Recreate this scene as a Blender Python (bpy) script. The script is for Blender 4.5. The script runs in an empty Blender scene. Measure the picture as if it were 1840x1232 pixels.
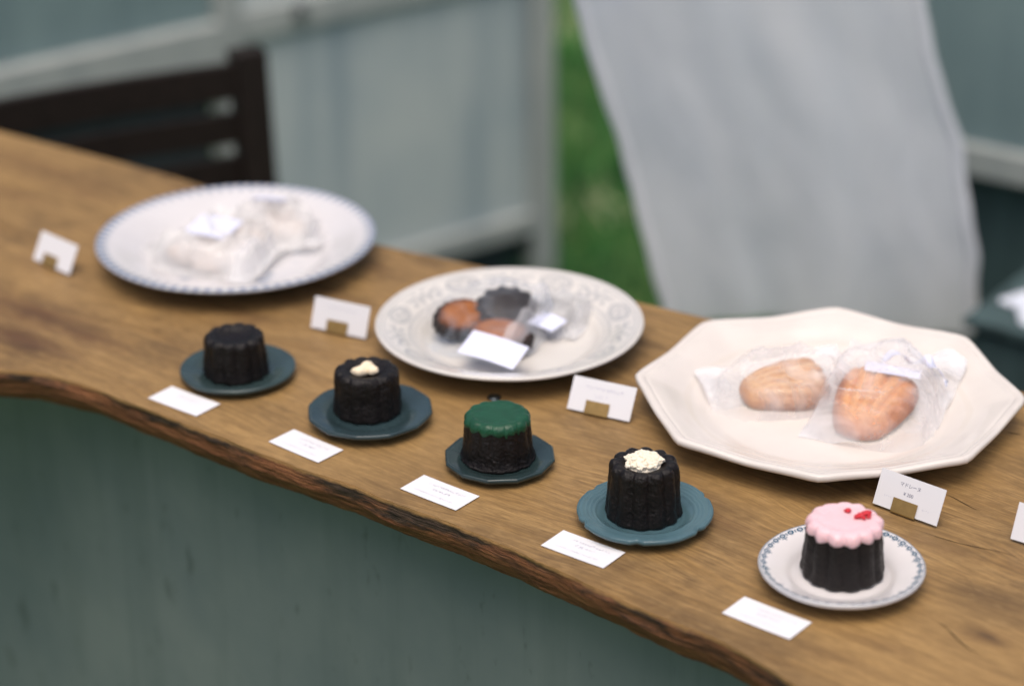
import bpy, math, random
import numpy as np
from mathutils import Vector, Matrix, noise as mnoise

random.seed(7); rng = np.random.default_rng(7)
scene = bpy.context.scene
R = math.radians
COL = scene.collection

# ------------------------------------------------------------------ camera
W, H = 1840.0, 1232.0                       # photograph pixels, used only to measure places on the table
F = 85.0 / 36.0 * W
CAM_Z, PITCH, ROLL = 0.8641, 0.43716, -0.01396   # table top is z = 0, lawn is z = GZ
GZ = -0.85
cam_d = bpy.data.cameras.new('camera'); cam = bpy.data.objects.new('camera', cam_d); COL.objects.link(cam)
cam_d.lens = 85; cam_d.sensor_width = 36; cam_d.clip_end = 400; cam_d.clip_start = 0.05
cam.location = (0, 0, CAM_Z)
cam.rotation_euler = (Matrix.Rotation(math.pi/2 - PITCH, 3, 'X') @ Matrix.Rotation(ROLL, 3, 'Z')).to_euler()
cam_d.dof.use_dof = True; cam_d.dof.focus_distance = 1.775; cam_d.dof.aperture_fstop = 2.6
cam_d.dof.aperture_blades = 0
scene.camera = cam

# ------------------------------------------------------------------ sky, sun, exposure
SUN_EL, SUN_AZ = R(73), R(190)              # azimuth measured clockwise from +Y: high, a little behind the viewer
world = bpy.data.worlds.new('World'); scene.world = world; world.use_nodes = True
wn = world.node_tree.nodes; wl = world.node_tree.links
bg = wn['Background']; sky = wn.new('ShaderNodeTexSky'); sky.sky_type = 'NISHITA'; sky.sun_disc = False
sky.sun_elevation = SUN_EL; sky.sun_rotation = SUN_AZ; sky.air_density = 0.75; sky.dust_density = 6.0; sky.ozone_density = 0.5
wl.new(sky.outputs[0], bg.inputs[0]); bg.inputs[1].default_value = 0.15
sun_d = bpy.data.lights.new('sun', 'SUN'); sun = bpy.data.objects.new('sun', sun_d); COL.objects.link(sun)
sun_d.energy = 1.2; sun_d.angle = R(55); sun_d.color = (1, .94, .86)
sdir = Vector((math.sin(SUN_AZ)*math.cos(SUN_EL), math.cos(SUN_AZ)*math.cos(SUN_EL), math.sin(SUN_EL)))
sun.rotation_euler = sdir.to_track_quat('Z', 'Y').to_euler(); sun.location = sdir*8
scene.view_settings.view_transform = 'Standard'; scene.view_settings.look = 'None'
scene.view_settings.exposure = 0.22; scene.view_settings.gamma = 1.0; scene.view_settings.use_curve_mapping = False

# ------------------------------------------------------------------ helpers
def ray(px, py):
    a, b = px - W/2, py - H/2
    cr, sr = math.cos(ROLL), math.sin(ROLL); x = cr*a + sr*b; y = -sr*a + cr*b
    cp, sp = math.cos(PITCH), math.sin(PITCH)
    return Vector((x, y*-sp + F*cp, y*-cp - F*sp))
def at(px, py, z=0.0):
    d = ray(px, py); t = (z - CAM_Z)/d.z
    return Vector((d.x*t, d.y*t, z))

def srgb(r, g, b):
    f = lambda c: (c/255/12.92) if c/255 <= .04045 else ((c/255+.055)/1.055)**2.4
    return (f(r), f(g), f(b), 1)

def mk(name, verts, faces, mat, parent=None, smooth=True, attr=None, uv=None):
    me = bpy.data.meshes.new(name)
    me.from_pydata([tuple(v) for v in verts], [], [tuple(f) for f in faces]); me.update()
    if smooth: me.polygons.foreach_set('use_smooth', [True]*len(me.polygons))
    if mat: me.materials.append(mat)
    if attr is not None:
        a = me.attributes.new('print', 'FLOAT', 'POINT'); a.data.foreach_set('value', np.asarray(attr, np.float32).ravel())
    if uv is not None:
        l = me.uv_layers.new(name='UVMap'); idx = np.zeros(len(me.loops), np.int32); me.loops.foreach_get('vertex_index', idx)
        l.data.foreach_set('uv', np.asarray(uv, np.float32)[idx].ravel())
    o = bpy.data.objects.new(name, me); COL.objects.link(o)
    if parent: o.parent = parent
    return o
def empty(name, loc=(0, 0, 0), rz=0):
    o = bpy.data.objects.new(name, None); COL.objects.link(o); o.empty_display_size = .02
    o.location = loc; o.rotation_euler = (0, 0, rz); return o
def tag(o, label=None, cat=None, group=None, kind=None):
    if label: o['label'] = label
    if cat: o['category'] = cat
    if group: o['group'] = group
    if kind: o['kind'] = kind
    return o

def box_vf(x0, x1, y0, y1, z0, z1, bev=0.0):
    """box with chamfered edges"""
    if bev <= 0:
        v = [(x, y, z) for z in (z0, z1) for y in (y0, y1) for x in (x0, x1)]
        f = [(0, 2, 3, 1), (4, 5, 7, 6), (0, 1, 5, 4), (2, 6, 7, 3), (0, 4, 6, 2), (1, 3, 7, 5)]
        return v, f
    import bmesh
    bm = bmesh.new(); vs = [bm.verts.new(p) for p in box_vf(x0, x1, y0, y1, z0, z1)[0]]
    for q in box_vf(0, 1, 0, 1, 0, 1)[1]: bm.faces.new([vs[i] for i in q])
    bmesh.ops.bevel(bm, geom=list(bm.edges), offset=bev, segments=2, affect='EDGES', profile=.5)
    bm.verts.index_update()
    out = [tuple(v.co) for v in bm.verts], [tuple(v.index for v in f.verts) for f in bm.faces]; bm.free(); return out
def box(name, b, mat, parent=None, bev=0.0):
    v, f = box_vf(*b, bev); return mk(name, v, f, mat, parent, smooth=False)

def grid_faces(n, m, wrap_n=False, off=0):
    """vertex (i,j) = i*m+j ; i in n, j in m"""
    fs = []
    for i in range(n if wrap_n else n-1):
        k = (i+1) % n
        for j in range(m-1):
            fs.append((off+i*m+j, off+k*m+j, off+k*m+j+1, off+i*m+j+1))
    return fs
def catmull(pts, n):
    P = np.array(pts, float); P = np.vstack([2*P[0]-P[1], P, 2*P[-1]-P[-2]])
    seg = np.linalg.norm(np.diff(P[1:-1], axis=0), axis=1); s = np.concatenate([[0], np.cumsum(seg)])
    out = []
    for q in np.linspace(0, s[-1], n):
        i = min(np.searchsorted(s, q, 'right')-1, len(seg)-1); t = (q-s[i])/seg[i]
        p0, p1, p2, p3 = P[i], P[i+1], P[i+2], P[i+3]
        out.append(.5*((2*p1)+(-p0+p2)*t+(2*p0-5*p1+4*p2-p3)*t*t+(-p0+3*p1-3*p2+p3)*t**3))
    return np.array(out)
def nz(x, y, z=0.0): return mnoise.noise(Vector((x, y, z)))
def sstep(a, b, x):
    t = np.clip((np.asarray(x, float)-a)/(b-a), 0, 1); return t*t*(3-2*t)

# ------------------------------------------------------------------ materials
class NT:
    def __init__(s, name):
        s.m = bpy.data.materials.new(name); s.m.use_nodes = True; s.t = s.m.node_tree; s.n = s.t.nodes; s.l = s.t.links
        s.p = s.n['Principled BSDF']; s.out = s.n['Material Output']
    def new(s, typ, **kw):
        n = s.n.new(typ)
        for k, v in kw.items(): setattr(n, k, v)
        return n
    def set(s, sock, v):
        if hasattr(v, 'is_output') or isinstance(v, bpy.types.NodeSocket): s.l.new(v, sock)
        else: sock.default_value = v
    def coord(s, kind='Object', scale=(1, 1, 1), rot=(0, 0, 0), loc=(0, 0, 0), src=None):
        mp = s.new('ShaderNodeMapping'); mp.inputs['Scale'].default_value = scale; mp.inputs['Rotation'].default_value = rot; mp.inputs['Location'].default_value = loc
        if src is None: src = s.new('ShaderNodeTexCoord').outputs[kind]
        s.l.new(src, mp.inputs['Vector']); return mp.outputs[0]
    def noise(s, vec, scale=5, detail=4, rough=.55, dist=0):
        n = s.new('ShaderNodeTexNoise'); s.l.new(vec, n.inputs['Vector'])
        n.inputs['Scale'].default_value = scale; n.inputs['Detail'].default_value = detail; n.inputs['Roughness'].default_value = rough; n.inputs['Distortion'].default_value = dist
        return n.outputs['Fac']
    def ramp(s, fac, stops, interp='LINEAR'):
        r = s.new('ShaderNodeValToRGB'); s.l.new(fac, r.inputs[0]); e = r.color_ramp.elements; r.color_ramp.interpolation = interp
        while len(e) < len(stops): e.new(.5)
        for q, (p, c) in zip(e, stops): q.position = p; q.color = c if len(c) == 4 else (*c, 1)
        return r.outputs[0]
    def mix(s, fac, a, b, mode='MIX'):
        m = s.new('ShaderNodeMix', data_type='RGBA', blend_type=mode); s.set(m.inputs[0], fac)
        s.set(m.inputs[6], a); s.set(m.inputs[7], b); return m.outputs[2]
    def math(s, op, a, b=0.0, c=None, clamp=False):
        m = s.new('ShaderNodeMath', operation=op); m.use_clamp = clamp; s.set(m.inputs[0], a); s.set(m.inputs[1], b)
        if c is not None: s.set(m.inputs[2], c)
        return m.outputs[0]
    def bump(s, h, strength=.3, dist=.001):
        b = s.new('ShaderNodeBump'); b.inputs['Strength'].default_value = strength; b.inputs['Distance'].default_value = dist
        s.l.new(h, b.inputs['Height']); s.l.new(b.outputs[0], s.p.inputs['Normal'])
    def base(s, c): s.set(s.p.inputs['Base Color'], c)
    def rough(s, r): s.set(s.p.inputs['Roughness'], r)
    def spec(s, r): s.p.inputs['Specular IOR Level'].default_value = r

def g(v): return (v, v, v, 1)
TBL_ANG = R(-38.5)

def wood_top():
    m = NT('weathered_plank_wood')
    v = m.coord('Object', rot=(0, 0, -TBL_ANG))
    low = m.noise(m.coord(src=v, scale=(1.6, 4, 1)), 1.6, 3, .5)
    sep = m.new('ShaderNodeSeparateXYZ'); m.l.new(v, sep.inputs[0])
    wob = m.math('MULTIPLY_ADD', low, .10, sep.outputs[1])
    cmb = m.new('ShaderNodeCombineXYZ'); m.l.new(sep.outputs[0], cmb.inputs[0]); m.l.new(wob, cmb.inputs[1])
    d = cmb.outputs[0]
    bands = m.noise(m.coord(src=d, scale=(.7, 34, 1)), 1.6, 5, .6)
    fine = m.noise(m.coord(src=d, scale=(7, 380, 1)), 1.0, 4, .7)
    pores = m.noise(m.coord(src=v, scale=(60, 900, 1)), 1.0, 2, .6)
    blot = m.noise(m.coord(src=v, scale=(1, 1.7, 1)), 9, 5, .6, .6)
    big = m.noise(m.coord(src=v, scale=(1, 1.4, 1), loc=(3.1, .4, 0)), 3.4, 3, .5, .4)
    c = m.ramp(bands, [(.22, srgb(112, 83, 48)), (.40, srgb(144, 113, 68)), (.55, srgb(158, 127, 81)), (.72, srgb(139, 108, 64)), (.85, srgb(114, 85, 49))])
    c = m.mix(m.math('MULTIPLY', m.ramp(fine, [(.40, g(1)), (.54, g(0))]), .62), c, srgb(92, 70, 43))
    c = m.mix(m.math('MULTIPLY', m.ramp(pores, [(.36, g(1)), (.46, g(0))]), .55), c, srgb(78, 56, 33))
    c = m.mix(m.math('MULTIPLY', m.ramp(blot, [(.46, g(0)), (.64, g(1))]), .6), c, srgb(82, 64, 42))
    c = m.mix(m.math('MULTIPLY', m.ramp(big, [(.42, g(0)), (.62, g(1))]), .62), c, srgb(160, 128, 80))
    gl = m.noise(m.coord(src=d, scale=(1.6, 210, 1)), 1.0, 3, .55)
    c = m.mix(m.math('MULTIPLY', m.ramp(gl, [(.40, g(0)), (.46, g(1)), (.50, g(.2)), (.56, g(0)), (.62, g(.8)), (.66, g(0))]), .36), c, srgb(84, 62, 36))
    mot = m.noise(m.coord(src=v, scale=(1, 3.2, 1)), 70, 4, .65)
    c = m.mix(m.math('MULTIPLY', m.ramp(mot, [(.45, g(0)), (.66, g(1))]), .30), c, srgb(96, 74, 46))
    c = m.mix(m.math('MULTIPLY', m.ramp(mot, [(.34, g(1)), (.46, g(0))]), .2), c, srgb(172, 142, 96))
    # old grey stains and knots with shapes of their own
    kn = [(at(1772, 1143), .016, .009, .75), (at(1700, 985), .030, .008, .35), (at(60, 560), .070, .026, .9), (at(40, 610), .060, .018, .95), (at(150, 600), .05, .012, .8), (at(60, 300), .10, .02, .5), (at(640, 470), .06, .012, .35), (at(1560, 1150), .03, .006, .4), (at(1300, 940), .05, .010, .35),
          (at(150, 345), .045, .012, .5), (at(30, 350), .05, .010, .45), (at(1225, 880), .030, .008, .55), (at(90, 480), .04, .01, .4), (at(455, 570), .028, .01, .5), (at(1500, 1180), .035, .008, .3)]
    warp = m.noise(m.coord(src=v, scale=(1, 2.2, 1)), 45, 3, .6)
    tot = None
    for p, a, b, s in kn:
        q = Matrix.Rotation(-TBL_ANG, 3, 'Z') @ p
        mp = m.coord(src=v, loc=(-q.x/a, -q.y/b, 0), scale=(1/a, 1/b, 0))
        ln = m.new('ShaderNodeVectorMath', operation='LENGTH'); m.l.new(mp, ln.inputs[0])
        dist = m.math('MULTIPLY_ADD', warp, 1.6, m.math('SUBTRACT', ln.outputs['Value'], .8))
        f = m.math('MULTIPLY', m.math('SUBTRACT', 1.0, m.math('MULTIPLY_ADD', dist, .75, -.1, True)), s)
        tot = f if tot is None else m.math('MAXIMUM', tot, f)
    c = m.mix(tot, c, m.ramp(bands, [(.35, srgb(66, 50, 36)), (.55, srgb(96, 66, 40)), (.7, srgb(74, 60, 48))]))
    m.base(c)
    m.rough(m.ramp(blot, [(.3, g(.48)), (.7, g(.66))])); m.spec(.35)
    m.bump(m.math('ADD', fine, m.math('MULTIPLY', pores, .5)), .35, .0006)
    return m.m
def bark():
    m = NT('live_edge_bark')
    uv = m.new('ShaderNodeTexCoord').outputs['UV']
    sep = m.new('ShaderNodeSeparateXYZ'); m.l.new(uv, sep.inputs[0])
    a = m.noise(m.coord(src=uv, scale=(13, 1.3, 1)), 1.0, 4, .6, .5)
    b = m.noise(m.coord(src=uv, scale=(60, 9, 1)), 1.0, 5, .65)
    st = m.noise(m.coord(src=uv, scale=(22, 26, 1)), 1.0, 4, .6)
    dark = m.ramp(b, [(.3, srgb(32, 27, 23)), (.55, srgb(66, 53, 42)), (.75, srgb(100, 82, 64))])
    red = m.ramp(st, [(.28, srgb(70, 42, 28)), (.5, srgb(122, 78, 50)), (.7, srgb(154, 106, 68))])
    # inner bark shows through towards the lower edge, broken up by noise
    k = m.math('ADD', m.math('MULTIPLY', sep.outputs[1], .55), m.math('MULTIPLY', a, 1.05))
    k = m.math('ADD', k, m.math('MULTIPLY', b, .35))
    c = m.mix(m.ramp(k, [(.76, g(0)), (.94, g(1))]), dark, red)
    lip = m.ramp(m.math('ADD', sep.outputs[1], m.math('MULTIPLY', m.math('SUBTRACT', b, .5), .22)), [(.05, g(1)), (.12, g(0))])
    c = m.mix(m.math('MULTIPLY', lip, .85), c, srgb(158, 122, 76))
    m.base(c); m.rough(.75); m.spec(.25); m.bump(m.math('ADD', b, st), .8, .0025)
    return m.m
def painted(name, col, col2, streak, rough=.6, sc=1.0, amt=.6, dirt=None):
    m = NT(name); v = m.coord('Object')
    a = m.noise(m.coord(src=v, scale=(16*sc, 16*sc, 1.2*sc)), 1.0, 4, .6)
    b = m.noise(v, 4*sc, 4, .6)
    c = m.mix(m.ramp(b, [(.35, g(0)), (.65, g(1))]), col, col2)
    c = m.mix(m.math('MULTIPLY', m.ramp(a, [(.5, g(0)), (.68, g(1))]), amt), c, streak)
    if dirt:
        e = m.noise(m.coord(src=v, scale=(1, 1, .45)), 34*sc, 3, .6)
        c = m.mix(m.math('MULTIPLY', m.ramp(e, [(.62, g(0)), (.72, g(1))]), .4), c, dirt)
    m.base(c); m.rough(rough); m.spec(.4); m.bump(a, .25, .002); return m.m
def simple(name, col, rough=.5, spec=.5, metal=0, bump=None, var=.0, sss=0):
    m = NT(name); v = m.coord('Object')
    if var:
        a = m.noise(v, bump[0] if bump else 60, 4, .6)
        dk = tuple(x*(1-var) for x in col[:3])+(1,)
        m.base(m.mix(m.ramp(a, [(.35, g(0)), (.65, g(1))]), dk, col))
    else: m.base(col)
    m.rough(rough); m.spec(spec); m.p.inputs['Metallic'].default_value = metal
    if sss:
        m.p.inputs['Subsurface Weight'].default_value = sss; m.p.inputs['Subsurface Scale'].default_value = .003; m.p.inputs['Subsurface Radius'].default_value = (1, .5, .4)
    if bump: m.bump(m.noise(v, bump[0], 5, .6), bump[1], bump[2])
    return m.m
def baked(name, pale, col, brown, sc=180):
    m = NT(name); at_ = m.new('ShaderNodeAttribute'); at_.attribute_name = 'print'; v = m.coord('Object')
    n = m.noise(v, sc, 5, .65); b = m.noise(v, 45, 3, .6); p = m.noise(v, 620, 3, .6)
    k = m.math('ADD', at_.outputs['Fac'], m.math('MULTIPLY', m.math('SUBTRACT', b, .5), .7))
    k = m.math('ADD', k, m.math('MULTIPLY', m.math('SUBTRACT', n, .5), .45))
    c = m.ramp(k, [(.12, pale), (.48, col), (.88, brown)])
    c = m.mix(m.math('MULTIPLY', m.ramp(p, [(.32, g(1)), (.44, g(0))]), .45), c, brown)
    m.base(c); m.rough(.5); m.spec(.35); m.bump(m.math('ADD', n, p), .9, .0012); return m.m
def ceramic(name, col, ink, rough=.16, strength=.9, crackle=False):
    m = NT(name); at_ = m.new('ShaderNodeAttribute'); at_.attribute_name = 'print'
    v = m.coord('Object'); b = m.noise(v, 22, 4, .6)
    c = m.mix(m.ramp(b, [(.35, g(0)), (.7, g(1))]), col, tuple(x*.93 for x in col[:3])+(1,))
    k = m.noise(v, 160, 3, .6)
    f = m.math('MULTIPLY', at_.outputs['Fac'], m.ramp(k, [(.25, g(strength*.8)), (.6, g(strength))]))
    c = m.mix(f, c, ink)
    m.base(c); m.rough(rough); m.spec(.5); m.bump(b, .06, .0008); return m.m
def film(name, opac, rough=.22, tint=(.93, .93, .95, 1), spread=.35):
    m = NT(name); v = m.coord('Object'); a = m.noise(v, 24, 3, .5, .8)
    m.base(tint); m.rough(rough); m.spec(.6)
    m.bump(m.noise(v, 50, 3, .5, 1.0), .3, .002)
    tr = m.new('ShaderNodeBsdfTransparent'); tr.inputs[0].default_value = (.985, .985, .985, 1)
    tl = m.new('ShaderNodeBsdfTranslucent'); tl.inputs[0].default_value = tint
    m1 = m.new('ShaderNodeMixShader'); m1.inputs[0].default_value = .35; m.l.new(m.p.outputs[0], m1.inputs[1]); m.l.new(tl.outputs[0], m1.inputs[2])
    mx = m.new('ShaderNodeMixShader'); m.l.new(m.ramp(a, [(.35, g(max(0, opac*(1-spread)))), (.68, g(min(1, opac*(1+spread))))]), mx.inputs[0])
    m.l.new(tr.outputs[0], mx.inputs[1]); m.l.new(m1.outputs[0], mx.inputs[2]); m.l.new(mx.outputs[0], m.out.inputs[0])
    return m.m
def sheer():
    m = NT('sheer_white_cotton'); uv = m.new('ShaderNodeTexCoord').outputs['UV']
    w = m.noise(m.coord(src=uv, scale=(260, 12, 1)), 1, 3, .6); v = m.noise(m.coord(src=uv, scale=(9, 260, 1)), 1, 3, .6)
    bl = m.noise(uv, 5, 3, .5)
    m.base(m.mix(m.ramp(bl, [(.4, g(0)), (.65, g(1))]), srgb(248, 248, 249), srgb(239, 241, 244))); m.rough(.85); m.spec(.1)
    m.bump(m.math('ADD', w, v), .3, .001)
    tl = m.new('ShaderNodeBsdfTranslucent'); tl.inputs[0].default_value = srgb(248, 249, 252)
    tr = m.new('ShaderNodeBsdfTransparent')
    a = m.new('ShaderNodeMixShader'); a.inputs[0].default_value = .55; m.l.new(m.p.outputs[0], a.inputs[1]); m.l.new(tl.outputs[0], a.inputs[2])
    b = m.new('ShaderNodeMixShader'); m.l.new(m.ramp(m.noise(m.coord(src=uv, scale=(1, 1.6, 1)), 4.5, 3, .55, .5), [(.35, g(.04)), (.65, g(.13))]), b.inputs[0]); m.l.new(a.outputs[0], b.inputs[1]); m.l.new(tr.outputs[0], b.inputs[2])
    m.l.new(b.outputs[0], m.out.inputs[0]); return m.m

M = dict(
    wood=wood_top(), bark=bark(),
    green=painted('dark_green_painted_board', srgb(118, 127, 125), srgb(104, 115, 116), srgb(88, 100, 100), .4, 1.6, .35, srgb(52, 62, 59)),
    white=painted('whitewashed_board', srgb(192, 200, 198), srgb(174, 186, 188), srgb(144, 160, 168), .65, 1.0, .7),
    rail=painted('pale_painted_rail', srgb(176, 180, 176), srgb(160, 166, 164), srgb(138, 146, 147), .6, 1.0, .5),
    teal=painted('grey_teal_painted_board', srgb(128, 148, 148), srgb(117, 138, 140), srgb(102, 122, 125), .6, 1.0, .6),
    dark2=painted('deep_teal_board', srgb(70, 90, 92), srgb(60, 78, 82), srgb(46, 60, 64), .6, 1.0, .5),
    dark=painted('shade_tone_and_knob', srgb(44, 56, 60), srgb(36, 46, 50), srgb(28, 36, 38), .7, 1.0, .5),  # shade of the screen's openings put into the colour; also colours the knob
    chair=simple('dark_brown_chair_wood', srgb(38, 29, 25), .55, .3, bump=(60, .2, .001), var=.4),
    paper=simple('white_card_paper', srgb(216, 216, 219), .7, .25, bump=(700, .12, .0003)),
    label=simple('white_sticker_paper', srgb(212, 216, 236), .6, .3),
    ink=simple('grey_ink', srgb(96, 98, 122), .7, .2), faint=simple('faint_grey_print', srgb(188, 188, 202), .7, .2),
    brass=simple('dull_brass', srgb(158, 130, 78), .45, .5, .45, bump=(90, .15, .0004), var=.25),
    choc=simple('dark_canele_crust', srgb(22, 15, 13), .36, .30, bump=(380, .9, .0014), var=.6),
    pink=simple('pink_strawberry_icing', srgb(230, 192, 197), .35, .4, bump=(90, .15, .0012), var=.05, sss=.35),
    matcha=simple('dark_green_matcha_icing', srgb(22, 74, 50), .42, .4, bump=(120, .3, .001), var=.25),
    berry=simple('red_freeze_dried_berry', srgb(206, 44, 56), .5, .4, bump=(300, .5, .001), var=.3),
    nut=simple('ivory_nut', srgb(240, 222, 192), .5, .4, bump=(260, .3, .0006), var=.08),
    crumb=simple('cream_crumble', srgb(236, 226, 206), .6, .3, bump=(500, .4, .0006), var=.12),
    slate=simple('dark_teal_glaze', srgb(52, 69, 70), .22, .5, bump=(38, .12, .001), var=.22),
    slate2=simple('blue_teal_glaze', srgb(46, 63, 67), .22, .5, bump=(38, .12, .001), var=.22),
    slate3=simple('deep_green_teal_glaze', srgb(40, 56, 57), .22, .5, bump=(40, .12, .001), var=.25),
    slate4=simple('bright_teal_glaze', srgb(74, 102, 110), .16, .5, bump=(38, .12, .001), var=.18),
    bake=simple('orange_brown_sponge', srgb(196, 128, 70), .5, .35, bump=(220, .8, .0014), var=.3),
    bake2=simple('light_brown_sponge', srgb(190, 142, 100), .5, .35, bump=(160, .4, .001), var=.2),
    cream=simple('ivory_sponge_underside', srgb(238, 220, 182), .6, .3, bump=(160, .3, .001), var=.06),
    biscuit=simple('toasted_brown_biscuit', srgb(160, 98, 50), .5, .35, bump=(110, .7, .0016), var=.5),
    cocoa=simple('black_cocoa_biscuit', srgb(42, 33, 30), .5, .3, bump=(160, .5, .0012), var=.4),
    snow=simple('sugar_dusted_biscuit', srgb(214, 194, 178), .8, .2, bump=(240, .3, .001), var=.08),
    filmA=film('frosted_bag_film', .66, .25, (.87, .865, .86, 1), .3), filmB=film('clear_bag_film', .11, .05, (.66, .76, .88, 1), 1.0), sealf=film('crimped_bag_seal', .30, .12, spread=.3), filmC=film('glassine_bag_film', .34, .09, spread=.65),
    crack=simple('dark_wood_crack', srgb(40, 30, 22), .8, .2), stud=simple('dark_glossy_metal', srgb(90, 100, 108), .2, .5, .9),
    cloth=sheer(), linen=simple('white_linen', srgb(214, 220, 232), .85, .1, bump=(40, .2, .002)),
    crate=simple('old_teal_crate', srgb(66, 84, 86), .6, .3, bump=(30, .2, .002), var=.3),
)
M['bake'] = baked('golden_sponge_crust', srgb(218, 154, 92), srgb(200, 124, 64), srgb(142, 76, 36))
M['bake2'] = baked('pale_sponge_crust', srgb(212, 168, 122), srgb(188, 132, 84), srgb(136, 84, 48))
M['biscuit'] = baked('toasted_biscuit_crust', srgb(164, 100, 50), srgb(122, 70, 36), srgb(50, 31, 24), 130)
M['p1'] = ceramic('white_glaze_blue_feather', srgb(205, 203, 204), srgb(44, 84, 122))
M['p2'] = ceramic('ivory_glaze_grey_transfer', srgb(208, 204, 198), srgb(104, 114, 128), strength=.7)
M['p3'] = ceramic('cream_ironstone_glaze', srgb(214, 207, 200), srgb(196, 184, 165), strength=.5)
M['p5'] = ceramic('white_glaze_teal_border', srgb(214, 210, 209), srgb(14, 74, 100), strength=1.0)

# ------------------------------------------------------------------ ground and grass
def ground():
    m = NT('lawn_soil'); v = m.coord('Object'); a = m.noise(v, 3.0, 5, .6); b = m.noise(v, 30, 4, .6)
    c = m.mix(m.ramp(a, [(.4, g(0)), (.65, g(1))]), srgb(58, 92, 46), srgb(86, 112, 62)); c = m.mix(m.ramp(b, [(.45, g(0)), (.7, g(1))]), c, srgb(44, 66, 36))
    m.base(c); m.rough(.9); m.spec(.1)
    n = 60; xs = np.linspace(-120, 120, n); vs = []
    for x in xs:
        for y in np.linspace(-120, 120, n): vs.append((x, y, GZ))
    o = mk('ground', vs, grid_faces(n, n), m.m); tag(o, 'green lawn under and behind the counter', 'ground', kind='structure')
ground()
def grass():
    m = NT('grass_blades'); at_ = m.new('ShaderNodeAttribute'); at_.attribute_name = 'print'
    m.base(m.ramp(at_.outputs['Fac'], [(0, srgb(20, 74, 38)), (.40, srgb(40, 112, 52)), (.75, srgb(96, 150, 80)), (1, srgb(206, 206, 168))])); m.rough(.6); m.spec(.2)
    N = 26000; vs = np.zeros((N*3, 3)); at = np.zeros(N*3)
    x = rng.uniform(-1.2, 2.0, N); y = rng.uniform(3.1, 7.2, N); hgt = rng.uniform(.03, .11, N); an = rng.uniform(0, 6.283, N); w = rng.uniform(.0025, .005, N)
    lx, ly = rng.normal(0, .025, N), rng.normal(0, .025, N)
    for i in range(N):
        k = nz(x[i]*2.2, y[i]*2.2); hgt[i] *= 1+.7*k; tone = .42+.9*k+.7*nz(x[i]*7, y[i]*7, 5)+rng.normal(0, .12)
        if math.hypot(x[i]-.166, (y[i]-4.24)) < .075+.03*k: tone = 1.0 if rng.random() < .55 else tone
        c, s = math.cos(an[i])*w[i], math.sin(an[i])*w[i]
        vs[3*i] = (x[i]-c, y[i]-s, GZ); vs[3*i+1] = (x[i]+c, y[i]+s, GZ); vs[3*i+2] = (x[i]+lx[i], y[i]+ly[i], GZ+hgt[i]); at[3*i:3*i+3] = tone
    o = mk('grass', vs, [(3*i, 3*i+1, 3*i+2) for i in range(N)], m.m, attr=np.clip(at, 0, 1)); tag(o, 'short green grass behind the counter', 'grass', kind='stuff')
grass()

# ------------------------------------------------------------------ half-height painted screens behind
def screen(name, P0, ang):
    return empty(name, (P0[0], P0[1], GZ), ang)
def zz(z): return z - GZ
sl = screen('painted_screen', (-.141, 3.804), math.atan2(.59, .807))
tag(sl, 'whitewashed wooden screen with pale rails and posts behind the chair', 'screen')
box('post', (-.388, -.348, -.022, .022, 0, zz(.55)), M['rail'], sl, .003)
box('post', (.213, .258, -.022, .022, 0, zz(.55)), M['rail'], sl, .003)
box('post', (-1.42, -1.37, -.022, .022, 0, zz(.55)), M['rail'], sl, .003)
r_ = box('rail', (-.347, .212, -.020, .016, zz(-.292), zz(-.245)), M['rail'], sl, .003)
kn = mk('knob', *(lambda n: ([(.010*math.cos(a)*s, -.020-d, .010*math.sin(a)*s) for s, d in ((.6, 0), (1, .004), (1, .012), (.6, .016), (.02, .017)) for a in np.linspace(0, 2*math.pi, n, endpoint=False)],
          [(k*n+i, k*n+(i+1) % n, (k+1)*n+(i+1) % n, (k+1)*n+i) for k in range(4) for i in range(n)]))(16), M['dark'], r_)
kn.location = (-.245, 0, zz(-.262))
box('rail', (-1.369, -.389, -.030, .016, zz(-.318), zz(-.252)), M['rail'], sl, .003)
box('rail', (-.347, .212, -.020, .016, zz(-.752), zz(-.715)), M['rail'], sl, .003)
box('lower_panel', (-.346, .211, -.006, .006, zz(-.714), zz(-.293)), M['white'], sl)
box('shade_gap_board', (-.346, .211, .008, .018, .004, zz(-.753)), M['dark'], sl)  # dark board added for the shadowed gap under the bottom rail
box('upper_panel', (-.346, .211, -.006, .006, zz(-.244), zz(.54)), M['white'], sl)
box('upper_panel', (-1.368, -.390, -.004, .010, zz(-.251), zz(.54)), M['teal'], sl)
box('lower_panel', (-1.368, -.390, .020, .032, zz(-.84), zz(-.319)), M['dark'], sl)  # dark sheet standing in for the shaded opening below the left rail
sr = screen('painted_screen', (.5, 3.1), R(-36))
tag(sr, 'grey teal wooden screen with one pale rail beside the white curtain', 'screen')
box('post', (-.13, -.09, -.022, .022, 0, zz(.55)), M['teal'], sr, .003)
box('post', (1.0, 1.04, -.022, .022, 0, zz(.55)), M['teal'], sr, .003)
box('rail', (-.089, .999, -.022, .016, zz(-.300), zz(-.258)), M['rail'], sr, .003)
box('upper_panel', (-.088, .998, -.006, .006, zz(-.257), zz(.54)), M['teal'], sr)
box('lower_panel', (-.088, .998, .016, .028, zz(-.84), zz(-.301)), M['dark2'], sr)

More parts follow.
